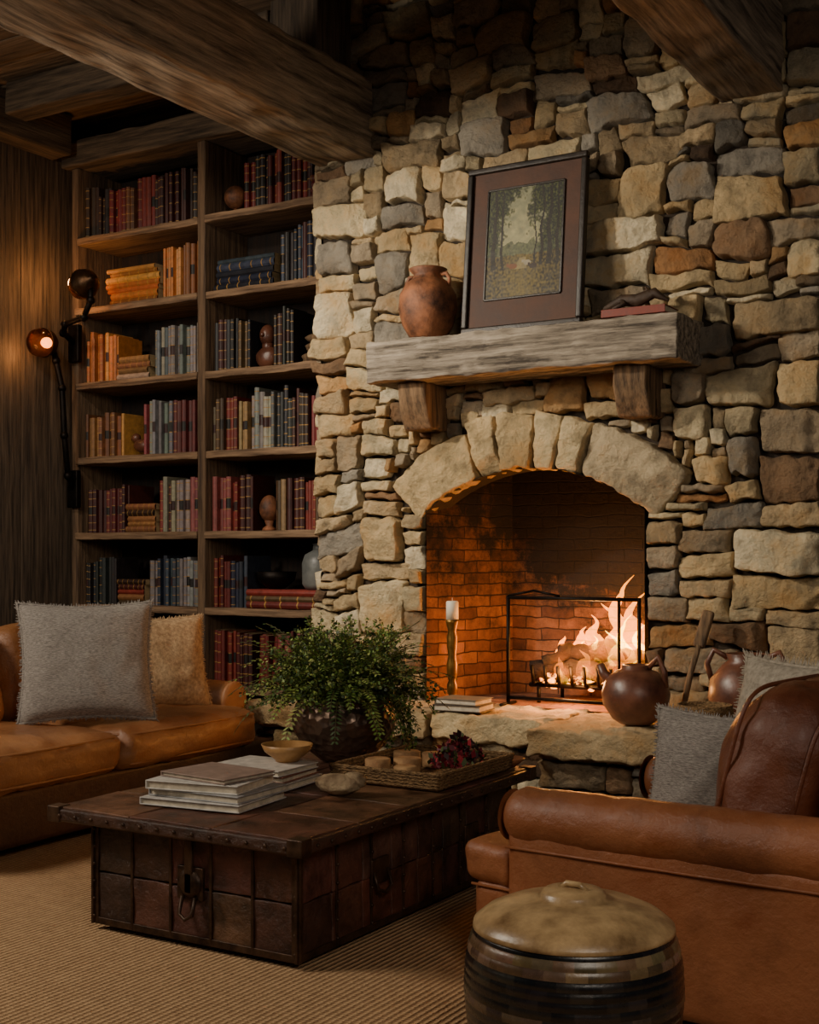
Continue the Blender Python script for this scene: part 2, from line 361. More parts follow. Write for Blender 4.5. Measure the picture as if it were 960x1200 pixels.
boards('ceiling','ceilX',-1.5,6.4,4.0,-6.25,-3.85,.24,wood('ceiling_wood',C(76,62,49),C(150,127,101),0),0)
boards('ceiling_high','ceilX',-1.5,6.4,4.93,-3.85,1.9,.24,wx,0)
mm=M();mm.add(box(-3.87,-3.83,-1.5,5.66,4.0,4.96));mm.obj('wall_gable',wy,smooth=False)
mf=M();mf.add(box(-6.3,1.9,-1.5,6.45,-.06,-.002));mf.obj('floor',wood('floor_wood',C(50,32,20),C(100,68,44),1),smooth=False)
def beam(name,x0,x1,y0,y1,z0,z1,mat,n,nz=.006,fine=.006):
    # squared, hand-hewn timber: straight arrises with shallow adze marks
    v,f=bb(x0,x1,y0,y1,z0,z1,.014,n,nz=nz,ns=3,seed=x0+z0)
    v=[(x+fine*N(x*9,y*7,z*9),y,z+fine*N(x*9+7,y*7,z*9)) for x,y,z in v]
    m=M();m.add((v,f));return m.obj(name,mat)
beam('ceiling_beam',-4.02,-3.67,-1.4,5.67,3.28,3.68,beamy,(10,160,10),.008,.011)
beam('ceiling_beam',-1.82,-1.53,-1.4,5.67,3.22,3.60,beamy,(10,160,10),.008,.011)
beam('trim_1',-6.22,-4.1,5.9,6.3,3.68,3.84,wx,(40,4,4))
beam('trim_2',-6.24,-6.06,-1.4,5.85,3.72,3.98,wy,(4,60,4))
beam('trim_3',-6.0,-4.05,5.25,5.42,3.8,3.99,wx,(40,4,4))
beam('timber_post',-4.0,-3.7,5.2,5.5,3.67,4.92,wz,(4,4,24))
def rugmat():
    mt=bpy.data.materials.new('sisal_rug');mt.use_nodes=True;n=mt.node_tree.nodes;l=mt.node_tree.links;b=n['Principled BSDF']
    tc=n.new('ShaderNodeTexCoord');mp=n.new('ShaderNodeMapping');l.new(tc.outputs['Object'],mp.inputs[0])
    w=n.new('ShaderNodeTexWave');w.inputs['Scale'].default_value=15;w.inputs['Distortion'].default_value=1.4;w.inputs['Detail'].default_value=3;w.inputs['Detail Scale'].default_value=6;l.new(mp.outputs[0],w.inputs[0])
    w2=n.new('ShaderNodeTexWave');w2.bands_direction='Y';w2.inputs['Scale'].default_value=22;w2.inputs['Distortion'].default_value=3;w2.inputs['Detail Scale'].default_value=10;l.new(mp.outputs[0],w2.inputs[0])
    nz=n.new('ShaderNodeTexNoise');nz.inputs['Scale'].default_value=30;nz.inputs['Detail'].default_value=8;l.new(mp.outputs[0],nz.inputs[0])
    a=n.new('ShaderNodeMath');a.operation='MULTIPLY_ADD';l.new(w2.outputs['Fac'],a.inputs[0]);a.inputs[1].default_value=.3;l.new(w.outputs['Fac'],a.inputs[2])
    c=n.new('ShaderNodeMath');c.operation='MULTIPLY_ADD';l.new(nz.outputs['Fac'],c.inputs[0]);c.inputs[1].default_value=.8;l.new(a.outputs[0],c.inputs[2])
    rp=n.new('ShaderNodeValToRGB');rp.color_ramp.elements[0].position=.2;rp.color_ramp.elements[0].color=C(140,104,70);rp.color_ramp.elements[1].position=1;rp.color_ramp.elements[1].color=C(220,182,136)
    dv=n.new('ShaderNodeMath');dv.operation='DIVIDE';dv.inputs[1].default_value=1.8;l.new(c.outputs[0],dv.inputs[0]);l.new(dv.outputs[0],rp.inputs[0]);l.new(rp.outputs[0],b.inputs['Base Color'])
    b.inputs['Roughness'].default_value=.95
    bp=n.new('ShaderNodeBump');bp.inputs['Strength'].default_value=1;bp.inputs['Distance'].default_value=.006;l.new(c.outputs[0],bp.inputs['Height']);l.new(bp.outputs[0],b.inputs['Normal'])
    return mt
m=M();m.add(bb(-5.6,.9,.6,4.75,0,.012,.005,(1,1,1)));m.obj('sisal_rug',rugmat())

# ---------------------------------------------------------------- mantel
mt_=P('mantel_shelf')
m=M();m.add(bb(-3.51,-1.90,5.34,5.69,2.05,2.25,.008,(90,18,14),nz=.010,ns=9,seed=3));m.obj('beam',mantw,mt_)
m=M()
for x0 in (-3.38,-2.24):
    v,f=bb(x0,x0+.16,5.42,5.69,1.82,2.055,.014,(6,8,8),nz=.006,ns=9,seed=x0)
    v=[(x,y+(.08*((2.055-z)/.235)**2 if y<5.55 else 0),z) for x,y,z in v];m.add((v,f))
m.obj('corbels',corbw,mt_)

# ---------------------------------------------------------------- bookcase
bc=P('bookcase')
BXL,BXM,BF,BK=-6.17,-5.08,5.95,6.36;BXE=-4.13
SZ=[3.205,2.75,2.274,1.798,1.318,.862,.40]
m=M();m.add(bb(BXL,BXL+.055,BF,BK,.0,3.68,.006,(2,4,40),nz=.004,ns=5))
m.add(bb(BXM-.03,BXM+.03,BF-.01,BK,.0,3.68,.006,(2,4,40),nz=.004,ns=5));m.add(bb(BXE,BXE+.03,BF,BK,.0,3.68,.006,(2,4,40),nz=.002,ns=5))
m.obj('uprights',shelfz,bc)
m=M()
for z in SZ+[.05]:
    for a,b in ((BXL+.05,BXM-.03),(BXM+.03,BXE)):
        m.add(bb(a,b,BF-.015+U(-.008,.008),BK-.01,z-.022,z+.022,.006,(20,4,2),nz=.005,ns=6,seed=z+a))
m.obj('shelves',shelfw,bc)
m=M();m.add(box(BXL,BXE+.03,BK-.012,BK,0,3.68));m.obj('back_panel',dark_back,bc,smooth=False)
GOLD=C(170,130,64);PAGE=C(176,154,116)
def book(m,x,y,z,w,h,dp,col,tilt=0,label=None,gold=True):
    lv=[0,.05,.065,.22,.235,.40,.415,.60,.615,.78,.795,.93,.945,1];k=4;V=[];F=[];cs=[]
    bu=min(.012,w*.3)
    for i,t in enumerate(lv):
        for a in range(k+1):
            s=a/k;V.append((x+w*s+tilt*h*t,y-(bu)*math.sin(math.pi*s)-.001,z+h*t))
    for i in range(len(lv)-1):
        for a in range(k):
            F.append((i*5+a,i*5+a+1,i*5+a+6,i*5+a+5))
            thin=(lv[i+1]-lv[i])<.02
            cs.append(GOLD if (thin and gold) else (label if (label and i==6) else col))
    o=len(m.v);m.v+=V;m.f+=[tuple(q+o for q in f) for f in F];m.c+=cs;m.m+=[0]*len(F)
    ts=tilt*h
    A=[(x,y,z),(x+w,y,z),(x+w,y+dp,z),(x,y+dp,z),(x+ts,y,z+h),(x+w+ts,y,z+h),(x+w+ts,y+dp,z+h),(x+ts,y+dp,z+h)]
    m.add((A,[(1,2,6,5),(3,0,4,7)]),col)
    m.add((A,[(4,5,6,7),(0,3,2,1),(2,3,7,6)]),PAGE)
def hue(c,k=.25):
    q=U(1-k,1+k);return (c[0]*q*U(.9,1.1),c[1]*q*U(.85,1.15),c[2]*q*U(.85,1.15),1)
DR=[C(112,36,30),C(88,30,26),C(126,50,38),C(70,30,26)];BR=[C(112,72,44),C(90,60,38),C(144,100,62),C(64,44,30)]
OR=[C(184,112,50),C(166,98,44),C(196,134,74),C(134,80,40)];BL=[C(40,50,72),C(34,42,58),C(62,72,88),C(28,32,42)]
GY=[C(112,116,118),C(136,136,132),C(84,90,96),C(150,142,128)];BKk=[C(34,30,30),C(52,42,38),C(44,46,48),C(70,36,32)]
PK=[C(142,72,70),C(118,50,50),C(156,104,92),C(94,40,38)];TN=[C(140,116,86),C(108,90,66),C(160,128,88),C(84,64,44)]
CR=[C(186,170,140),C(206,190,160),C(160,142,114),C(130,94,64)];MX=DR+BR+BKk
def srow(m,x0,x1,z,pal,h0,h1,lean=0):
    x=x0;base=None;left=0
    while x<x1-.012:
        if left<=0: base=(random.choice(pal),U(h0,h1),U(.020,.038));left=random.choice([1,1,2,3,4])
        left-=1
        w=min(base[2]*U(.9,1.1),x1-x);c=hue(base[0],.18);h=base[1]*U(.98,1.02);tl=0
        if lean and R()<.5: tl=lean
        book(m,x,U(6.0,6.04),z,w-.0015,h,U(.18,.24),c,tl,label=random.choice([None,None,C(50,16,14),C(24,20,18)]),gold=R()<.6);x+=w
def pile(m,x0,x1,z,pal,n):
    for i in range(n):
        t=U(.026,.042);w=(x1-x0)*U(.85,1);s=M()
        book(s,0,0,0,t,w,U(.18,.22),hue(random.choice(pal)),0,None,R()<.6)
        xx=x0+((x1-x0)-w)*R()
        s.v=[(xx+pz,5.99+py,z+t-px) for px,py,pz in s.v]
        m.add((s.v,s.f));m.c[-len(s.c):]=s.c;z+=t
    return z
LB=(BXL+.065,BXM-.032);RB=(BXM+.033,-4.137)
def fr(b,f): return b[0]+(b[1]-b[0])*f
rowsL=[[('s',.0,1,MX,.26,.34)],
 [('p',.20,.66,OR,7),('s',.67,1,OR,.27,.37)],  # orange glow of the sconce is put into this row's book colours
 [('s',0,.28,OR,.27,.34),('p',.3,.58,CR,4),('s',.59,1,GY,.28,.32)],
 [('s',0,.31,BR+OR,.24,.30),('s',.49,1,PK+GY,.30,.34)],
 [('s',0,.36,DR,.26,.30),('p',.37,.63,BR,5),('s',.64,1,DR+PK+GY,.28,.34)],
 [('s',0,.28,BKk,.26,.30),('p',.29,.54,DR+BR,5),('s',.55,1,GY+BL,.27,.31)],
 [('s',0,1,MX,.27,.35)]]
rowsR=[[('s',.26,.80,DR+BKk,.28,.34),('p',.81,.99,DR,4)],
 [('p',.03,.54,BL,5),('s',.55,1,BKk+BL,.28,.35)],
 [('s',0,.29,BKk+TN,.27,.31),('s',.50,.67,BKk,.29,.35),('s',.88,1,TN+BKk,.27,.31)],
 [('s',0,.3,TN+DR,.26,.32),('s',.3,.6,BKk+GY,.29,.37),('s',.6,1,PK+BKk,.28,.34)],
 [('s',0,.32,PK+DR,.28,.33),('s',.50,1,TN+DR,.26,.31)],
 [('s',0,.29,BL+DR,.27,.32),('p',.3,.98,DR+TN,3)],
 [('s',.0,.34,DR,.28,.33),('s',.36,.72,DR+PK,.29,.34,.10)]]
random.seed(11)
for b,rows in ((LB,rowsL),(RB,rowsR)):
    for z,row in zip(SZ,rows):
        m=M()
        for it in row:
            x0,x1=fr(b,it[1]),fr(b,it[2])
            if it[0]=='s': srow(m,x0,x1,z+.024,it[3],it[4],it[5],it[6] if len(it)>6 else 0)
            else: pile(m,x0,x1,z+.024,it[3],it[4])
        m.obj('row_of_books',bookm,smooth=False)
def orn(name,vf,mat,loc):
    m=M()
    for q in (vf if isinstance(vf,list) else [vf]): m.add(q)
    return m.obj(name,mat,loc=loc)
orn('decorative_globe',[sph(.07,(0,0,.12)),lathe([(.001,0),(.05,0),(.045,.015),(.012,.02),(.012,.06),(.001,.06)],20)],terr,(fr(RB,.13),6.08,3.229))
orn('carved_bust',[sph(.06,(0,0,.2),(.8,.9,1.1)),sph(.085,(0,0,.07),(.9,.7,.8),nz=.2),tube([(0,0,.1),(0,0,.17)],.035),sph(.014,(0,-.055,.2))],rust,(fr(RB,.39),6.09,2.298))
orn('stacked_stones',[sph(.08,(0,0,.04),(1,.8,.45),nz=.3),sph(.065,(.01,0,.10),(1,.8,.5),nz=.3),sph(.05,(-.01,0,.155),(1,.8,.5),nz=.3)],corbw,(fr(RB,.775),6.08,2.298))
orn('carved_bird',[sph(.06,(0,0,.07),(1.1,.6,.7)),sph(.03,(-.05,0,.12)),tube([(.04,0,.08),(.09,0,.11)],[.018,.007]),tube([(-.075,0,.12),(-.1,0,.115)],[.01,.002])],rust,(fr(LB,.405),6.1,1.822))
orn('ornamental_egg',[sph(.06,(0,0,.13),(1,1,1.35)),lathe([(.001,0),(.045,0),(.04,.015),(.02,.03),(.03,.06),(.001,.06)],20)],terr,(fr(RB,.41),6.08,1.342))
orn('stoneware_jug',[lathe([(.001,0),(.08,0),(.10,.03),(.102,.15),(.085,.20),(.04,.225),(.036,.255),(.046,.265),(.038,.265),(.02,.22)],28),tube([(.03,0,.24),(.08,0,.24),(.09,0,.17)],.009)],grayglaze,(fr(RB,.80),6.09,1.0))
orn('dark_bowl',lathe([(.001,0),(.05,0),(.11,.05),(.12,.10),(.112,.10),(.10,.05),(.001,.02)],28),iron,(fr(RB,.45),6.1,1.0))

# ---------------------------------------------------------------- sofa
def leg(m,x,y): m.add(lathe([(.001,0),(.02,0),(.028,.06),(.001,.06)],12,off=(x,y,0)))
sf=P('leather_sofa',(-4.40,4.0,.012))
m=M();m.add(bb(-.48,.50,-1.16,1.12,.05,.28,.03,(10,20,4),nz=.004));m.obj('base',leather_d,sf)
m=M()
m.add(bb(-.2,.56,-.93,-.005,.275,.45,.06,(24,28,6),puff=(.015,.01,.03),nz=.014,ns=7,seed=1))
m.add(bb(-.2,.56,.005,.93,.275,.45,.06,(24,28,6),puff=(.015,.01,.03),nz=.014,ns=7,seed=2))
for y0,y1 in((-.93,-.005),(.005,.93)):
    for z in(.300,.425): m.add(tube([(.02,y0+.01,z),(.5,y0+.012,z),(.55,y0+.05,z),(.562,(y0+y1)/2,z),(.55,y1-.05,z),(.5,y1-.012,z),(.02,y1-.01,z)],.006,6))
m.obj('seat_cushions',leather,sf)
m=M()
for s in (-1,1):
    yc=1.0*s
    m.add(tube([(-.42,yc,.49),(-.2,yc,.48),(.1,yc,.475),(.335,yc,.47)],[.092,.09,.09,.088],28))
    m.add(bb(-.45,.32,yc-.07,yc+.08,.1,.5,.03,(8,3,6),nz=.003))
    m.add(lathe([(.001,.0),(.05,.002),(.086,0),(.092,-.01),(.088,-.02)],28),T=TR((.345,yc,.47),(0,math.pi/2,0)))
m.obj('arms',leather,sf)
m=M();m.add(rbox(.22,2.16,.66,.08,(5,24,10),nz=.006,ns=4),T=TR((-.40,0,.50),(0,-.12,0)))
for yc in(-.46,.46): m.add(rbox(.2,.9,.46,.085,(6,14,8),puff=(.04,0,.02),nz=.01,ns=5,seed=yc),T=TR((-.24,yc,.63),(0,-.2,0)))
m.obj('back',leather,sf)
m=M()
for x in(-.42,.42):
    for y in(-1.08,1.04): leg(m,x,y)
m.obj('feet',iron,sf)
def pillow(name,w,h,t,mat,loc,rz,tilt,fringe=None,n=26,seed=0,fl=1):
    m=M();V=[];F=[]
    for s in(1,-1):
        o=len(V)
        for j in range(n+1):
            for i in range(n+1):
                u=-1+2*i/n;v=-1+2*j/n
                pin=1-.09*(1-v*v)*abs(u)**2;pin2=1-.09*(1-u*u)*abs(v)**2
                th=t/2*((1-u*u)*(1-v*v))**.42
                th*=1+.2*N(u*2+seed,v*2,s);th+=.014*N(u*4+seed,v*4,s)*(1-u*u)*(1-v*v)
                V.append((u*w/2*pin,-s*th,v*h/2*pin2))
        for j in range(n):
            for i in range(n):
                a=o+j*(n+1)+i;q=(a,a+1,a+n+2,a+n+1);F.append(q if s==1 else q[::-1])
    m.add((V,F))
    pts=[]
    for k in range(4*n):
        e,i=divmod(k,n);u=-1+2*i/n
        uu,vv=[(u,-1),(1,u),(-u,1),(-1,-u)][e]
        pts.append((uu*w/2*(1-.09*(1-vv*vv)*abs(uu)**2),0,vv*h/2*(1-.09*(1-uu*uu)*abs(vv)**2)))
    pts.append(pts[0]);m.add(tube(pts,.006,6))
    if fringe:
        for a,b in zip(pts[:-1],pts[1:]):
            for t_ in (0,.25,.5,.75):
                c=Vector(a).lerp(Vector(b),t_)
                out=Vector((c.x/(w/2),0,c.z/(h/2)));out=Vector((out.x if abs(out.x)>.85 else 0,0,out.z if abs(out.z)>.85 else 0))
                if out.length==0: continue
                out.normalize();e=c+out*U(.010,.018)*fl+Vector((U(-.005,.005),U(-.005,.005),U(-.005,.005)))
                m.add(tube([tuple(c),tuple(e)],[.0035,.001],4))
    return m.obj(name,mat,loc=loc,rot=(tilt,0,rz))
pillow('linen_throw_pillow',.58,.53,.19,gray_fab,(-4.13,4.07,.735),math.radians(50),-.28,True,seed=1)
pillow('cream_throw_pillow',.52,.46,.18,cream_fab,(-4.27,4.66,.68),math.radians(62),-.3,True,seed=2)

# ---------------------------------------------------------------- armchair
ch=P('leather_armchair',(-1.17,3.50,.012),math.radians(-8))
m=M();m.add(bb(-.51,.60,-.40,.40,.04,.285,.035,(12,10,5),nz=.004));m.add(tube([(-.505,-.405,.27),(.3,-.405,.27)],.004,6));m.obj('base',leather2,ch)
m=M();m.add(bb(-.52,.20,-.29,.29,.26,.40,.06,(20,16,6),puff=(.015,.01,.03),nz=.012,ns=7))
m.add(bb(-.54,-.36,-.41,.41,.27,.385,.035,(8,20,5),puff=(.01,.01,.012),nz=.008,ns=8));m.obj('seat_cushion',leather2,ch)
m=M()
for s in(-1,1):
    yc=.385*s
    ax_=[(-.385+1.005*i/40,yc+.003*N(i*.4,s),.475+.025*i/40+.004*N(i*.35,s+5)) for i in range(41)]
    rd_=[.045,.068]+[.079+.003*N(i*.5,s*3) for i in range(2,41)]
    m.add(tube(ax_,rd_,32))
    m.add(lathe([(.001,.008),(.03,.008),(.034,.0),(.05,.002),(.07,-.004)],28),T=TR((-.385,yc,.475),(0,-math.pi/2,0)))
    m.add(bb(-.365,.62,yc-.06,yc+.06,.04,.47,.035,(24,3,10),nz=.006,ns=5))
    m.add(tube([(-.36,yc-.064,.40),(-.1,yc-.067,.405),(.2,yc-.067,.41),(.6,yc-.067,.42)],.004,6))
m.obj('arms',leather2,ch)
m=M();m.add(rbox(.2,.84,.66,.09,(6,12,10),nz=.008,ns=5),T=TR((.57,0,.45),(0,.14,0)))
m.obj('back_frame',leather2,ch)
m=M();T0=TR((.30,0,.60),(0,.26,0));m.add(rbox(.27,.62,.49,.12,(14,22,18),puff=(.04,.02,.02),nz=.016,ns=6,seed=5),T=T0)
for s in(-.095,.095):
    pts=[]
    for i in range(61):
        a=2*math.pi*i/60;e=.35
        pts.append((s,.305*math.copysign(abs(math.cos(a))**e,math.cos(a)),.24*math.copysign(abs(math.sin(a))**e,math.sin(a))))
    m.add(tube(pts,.006,6),T=T0)
m.obj('back_cushion',leather3,ch)
m=M()
for x in(-.42,.5):
    for y in(-.34,.34): leg(m,x,y)
m.obj('feet',iron,ch)
pillow('linen_throw_pillow',.42,.36,.13,gray_fab,(-1.165,3.56,.572),math.radians(-16),-.2,True,seed=5)
pillow('ivory_throw_pillow',.54,.44,.15,white_fab,(-1.02,3.92,.665),math.radians(-28),-.3,True,seed=6,fl=1.8)

# ---------------------------------------------------------------- trunk table
tk=P('leather_trunk_coffee_table',(0,0,.012));random.seed(5)
TX0,TX1,TY0,TY1=-2.98,-2.19,2.98,4.30;LY1=4.39
m=M();m.add(box(TX0+.005,TX1-.005,TY0+.005,TY1-.005,.02,.35),C(40,24,16))
m.add(bb(-3.11,-2.12,2.90,LY1,.345,.385,.008,(1,1,1)),C(72,47,36))
TC=[C(88,56,42),C(100,66,50),C(76,50,38),C(94,64,52),C(70,48,38)]
def panels(m,fn,A,B,na,nb,pad=.003,k=1):
    for i in range(na):
        for j in range(nb):
            a0,a1=A[0]+(A[1]-A[0])*i/na+pad,A[0]+(A[1]-A[0])*(i+1)/na-pad;b0,b1=B[0]+(B[1]-B[0])*j/nb+pad,B[0]+(B[1]-B[0])*(j+1)/nb-pad
            c=random.choice(TC);m.add(fn(a0,a1,b0,b1),hue((c[0]*k,c[1]*k,c[2]*k),.12))
panels(m,lambda a,b,c,d:bb(a,b,TY0-.004,TY0+.01,c,d,.003,(5,1,4),nz=.004,ns=20),(TX0,TX1),(.03,.34),5,2)
panels(m,lambda a,b,c,d:bb(TX1-.01,TX1+.004,a,b,c,d,.003,(1,5,4),nz=.004,ns=20),(TY0,TY1),(.03,.34),8,2)
panels(m,lambda a,b,c,d:bb(TX0-.004,TX0+.01,a,b,c,d,.003,(1,5,4),nz=.004,ns=20),(TY0,TY1),(.03,.34),8,2)
panels(m,lambda a,b,c,d:bb(a,b,c,d,.375,.390,.003,(8,8,1),nz=.003,ns=9),(-3.10,-2.13),(2.91,LY1-.01),3,5,.002,1.6)  # lid panels lightened in colour to stand for the sheen on top
m.obj('body',trunkm,tk)
m=M()
def stud(m,p,n): m.add(sph(.006,p,seg=8))
for k in range(6):
    x=TX0+(TX1-TX0)*k/5;w_=.016 if k in(0,5) else .005;m.add(bb(x-w_,x+w_,TY0-.009,TY0,.02,.345,.002))
    if k in(0,5):
        for j in range(6): stud(m,(x,TY0-.010,.045+j*.055),0)
for k in range(8):
    y=TY0+(TY1-TY0)*k/7;w_=.016 if k in(0,7) else .005
    for X,o in((TX1,.009),(TX0,-.009)):
        m.add(bb(min(X,X+o),max(X,X+o),y-w_,y+w_,.02,.345,.002))
        for j in range(6): stud(m,(X+o,y,.045+j*.055),0)
for z in(.03,.335): 
    m.add(bb(TX0-.008,TX1+.008,TY0-.008,TY0,z-.011,z+.011,.002));m.add(bb(TX1,TX1+.008,TY0,TY1,z-.011,z+.011,.002))
for x in(-3.11,-2.12):
    for y in(2.90,LY1): m.add(bb(x-.045*(1 if x>-2.5 else 0)-.004,x+.045*(0 if x>-2.5 else 1)+.004,y-.045*(1 if y>4 else 0)-.004,y+.045*(0 if y>4 else 1)+.004,.342,.393,.004))
for i in range(14): stud(m,(-3.06+i*.068,2.899,.365),0)
for i in range(20): stud(m,(-2.119,2.98+i*.07,.365),0)
xc=-2.58
m.add(bb(xc-.05,xc+.05,TY0-.016,TY0,.15,.25,.004));m.add(bb(xc-.015,xc+.015,TY0-.026,TY0-.012,.17,.35,.004))
m.add(lathe([(.001,.012),(.03,.012),(.045,.004),(.045,0)],20),T=TR((xc,TY0-.014,.2),(math.pi/2,0,0)))
m.add(tube([(xc-.025,TY0-.02,.16),(xc-.025,TY0-.035,.11),(xc,TY0-.038,.095),(xc+.025,TY0-.035,.11),(xc+.025,TY0-.02,.16)],.006,8))
for yy in(3.4,4.0):
    m.add(bb(TX1,TX1+.014,yy-.05,yy+.05,.16,.24,.004));m.add(tube([(TX1+.014,yy-.04,.2),(TX1+.03,yy-.04,.15),(TX1+.035,yy,.135),(TX1+.03,yy+.04,.15),(TX1+.014,yy+.04,.2)],.006,8))
m.obj('iron_hardware',rustiron,tk)
TZ=.406
def flatbook(m,w,d,t,col,T):
    m.add(bb(-w/2,w/2,-d/2,d/2,0,.004,.0015),col,T=T);m.add(bb(-w/2,w/2,-d/2,d/2,t-.004,t,.0015),col,T=T)
    m.add(bb(-w/2-.001,-w/2+.004,-d/2,d/2,0,t,.0015),col,T=T)
    m.add(box(-w/2+.003,w/2-.006,-d/2+.006,d/2-.006,.003,t-.003),C(205,194,172),T=T)
def stack(name,x,y,z,spec):
    m=M()
    for w,d,t,c,rz,dx,dy in spec:
        flatbook(m,w,d,t,c,TR((x+dx,y+dy,z),(0,0,rz)));z+=t+.001
    return m.obj(name,attrm,smooth=False),z
stack('coffee_table_books',-2.70,3.22,TZ,[(.37,.29,.024,C(196,192,186),.12,0,0),(.35,.27,.024,C(160,160,160),.05,.01,.01),(.33,.26,.028,C(206,202,194),.18,-.01,0),(.29,.23,.016,C(150,128,116),-.1,0,.02)])
_,zt=stack('coffee_table_books',-2.78,3.57,TZ,[(.34,.26,.024,C(190,186,180),.1,0,0),(.32,.25,.022,C(130,80,70),.12,0,0),(.30,.24,.02,C(206,200,190),.02,.01,0)])
m=M();m.add(lathe([(.001,.0),(.04,0),(.045,.008),(.08,.035),(.092,.06),(.086,.06),(.072,.036),(.03,.014),(.001,.012)],36));m.obj('ceramic_bowl',nmat('ochre_bowl_glaze',C(120,82,44),C(190,146,92),rough=.4,bump=.2),loc=(-2.72,3.64,zt+.001))
m=M();m.add(sph(.07,(0,0,.035),(1.15,.7,.5),nz=.35));m.add(sph(.045,(.05,.02,.05),(1,.8,.6),nz=.4));m.obj('stone_geode',nmat('geode',C(110,84,58),C(190,166,130),scale=10,rough=.7,bump=1,bscale=25,bd=.02),loc=(-2.42,3.52,TZ))
tr=P('woven_tray',(-2.37,3.99,TZ))
m=M();m.add(bb(-.21,.21,-.26,.26,0,.014,.005,(3,3,1)))
for z in [.012+.011*i for i in range(5)]:
    k=.012*z/.06
    pts=[(-.21-k,-.26-k,z),(.21+k,-.26-k,z),(.21+k,.26+k,z),(-.21-k,.26+k,z),(-.21-k,-.26-k,z)]
    for a,b in zip(pts[:-1],pts[1:]):
        nn=24;pp=[tuple(Vector(a).lerp(Vector(b),i/nn)+Vector((0,0,.002*math.sin(i*math.pi+z*500)))) for i in range(nn+1)]
        m.add(tube(pp,.0075,6))
m.obj('basketwork',wicker,tr)
woodend=nmat('cut_wood_slice',C(130,92,58),C(186,146,100),scale=14,rough=.8,bump=.5)
m=M()
for dx,dy,r,h in((-.12,-.12,.045,.05),(-.05,-.03,.05,.045),(-.12,.08,.05,.05),(.02,-.16,.04,.04),(-.02,.1,.04,.05)):
    m.add(lathe([(.001,.016),(r,.016),(r*1.02,.02),(r,.016+h),(r*.9,.018+h),(.001,.018+h)],18,nz=.08),T=TR((dx,dy,0)))
m.obj('wood_slices',woodend,tr)
m=M();random.seed(3)
for k in range(420):
    a=U(0,6.28);rr=U(0,.1);px,py=.1+rr*math.cos(a)*.9,.08+rr*math.sin(a)*1.5;pz=.03+U(0,.12)*(1-rr/.14)
    d=Vector((U(-1,1),U(-1,1),U(0,1.2))).normalized();s=U(.014,.036);t=d.cross(Vector((U(-1,1),U(-1,1),.3))).normalized()
    p=Vector((px,py,pz));c=random.choice([C(130,26,44),C(100,20,36),C(176,50,64),C(70,84,42),C(50,26,26)])
    m.add(([tuple(p),tuple(p+d*s*.5+t*s*.35),tuple(p+d*s),tuple(p+d*s*.5-t*s*.35)],[(0,1,2,3)]),c)
m.obj('dried_red_flowers',leafm,tr)
m=M();m.add(lathe([(.001,.0),(.03,0),(.05,.016),(.066,.03),(.062,.033),(.045,.02),(.001,.012)],36));m.obj('terracotta_dish',terr,loc=(-2.20,4.32,TZ))

pl=P('potted_fern',(-2.82,4.14,TZ))
m=M();m.add(lathe([(.001,0),(.09,0),(.105,.012),(.165,.06),(.198,.12),(.203,.165),(.188,.215),(.178,.235),(.186,.245),(.176,.245),(.166,.228),(.17,.2),(.001,.2)],56));m.obj('pot',hammer,pl)
m=M();m.add(lathe([(.001,.215),(.17,.21)],24,nz=.1));m.obj('soil',soil,pl)
m=M();random.seed(9);GR=[C(104,128,52),C(134,152,68),C(74,98,44),C(156,168,88),C(58,78,38)]
for s in range(470):
    a=U(0,6.283);el=U(.32,1.5);ln=U(.17,.33)
    droop=.15 if math.cos(a-.6)>.8 and R()<.5 else .035
    p=Vector((U(0,.13)*math.cos(a),U(0,.13)*math.sin(a),.23));d=Vector((math.cos(a)*math.cos(el),math.sin(a)*math.cos(el),math.sin(el)*1.1))
    pts=[p.copy()];nst=12
    for i in range(nst):
        d=(d+Vector((U(-.12,.12),U(-.12,.12),-droop-droop*math.cos(el)))).normalized();p=p+d*ln/nst;pts.append(p.copy())
    m.add(tube([tuple(q) for q in pts[::3]],.0012,3),C(70,64,30))
    for i in range(2,nst+1):
        for t_ in range(5):
            q=pts[i]+Vector((U(-.008,.008),U(-.008,.008),U(-.008,.008)));dd=Vector((U(-1,1),U(-1,1),U(-.5,.9))).normalized();tt=dd.cross(Vector((U(-1,1),U(-1,1),U(-1,1)))).normalized();sz=U(.010,.020)
            m.add(([tuple(q),tuple(q+dd*sz*.5+tt*sz*.36),tuple(q+dd*sz),tuple(q+dd*sz*.5-tt*sz*.36)],[(0,1,2,3)]),hue(random.choice(GR),.2))
# arching pinnate fronds that break the outline and spill over the rim
for s in range(90):
    a=U(0,6.283);el=U(.5,1.35);ln=U(.30,.42);nst=18
    p=Vector((.08*math.cos(a),.08*math.sin(a),.23));d=Vector((math.cos(a)*math.cos(el),math.sin(a)*math.cos(el),math.sin(el)))
    dr_=U(.06,.12);pts=[p.copy()];c0=random.choice(GR)
    for i in range(nst):
        d=(d+Vector((U(-.05,.05),U(-.05,.05),-dr_))).normalized();p=p+d*ln/nst
        if p.z<.05: p.z=.05
        pts.append(p.copy())
    m.add(tube([tuple(q) for q in pts[::2]],.0014,4),C(82,76,34))
    for i in range(3,nst+1):
        t=(pts[i]-pts[i-1]).normalized();side=t.cross(Vector((0,0,1)))
        if side.length<.05: side=Vector((1,0,0))
        side.normalize();lw=.030*(1-abs(i/nst-.45)*1.3)+.006
        for sg in(-1,1):
            q=pts[i];tip=q+side*sg*lw+t*lw*.5+Vector((0,0,U(-.006,.002)));mid=(q+tip)/2
            m.add(([tuple(q),tuple(mid+t*.006),tuple(tip),tuple(mid-t*.006)],[(0,1,2,3)]),hue(c0,.12))
m.obj('foliage',leafm,pl)

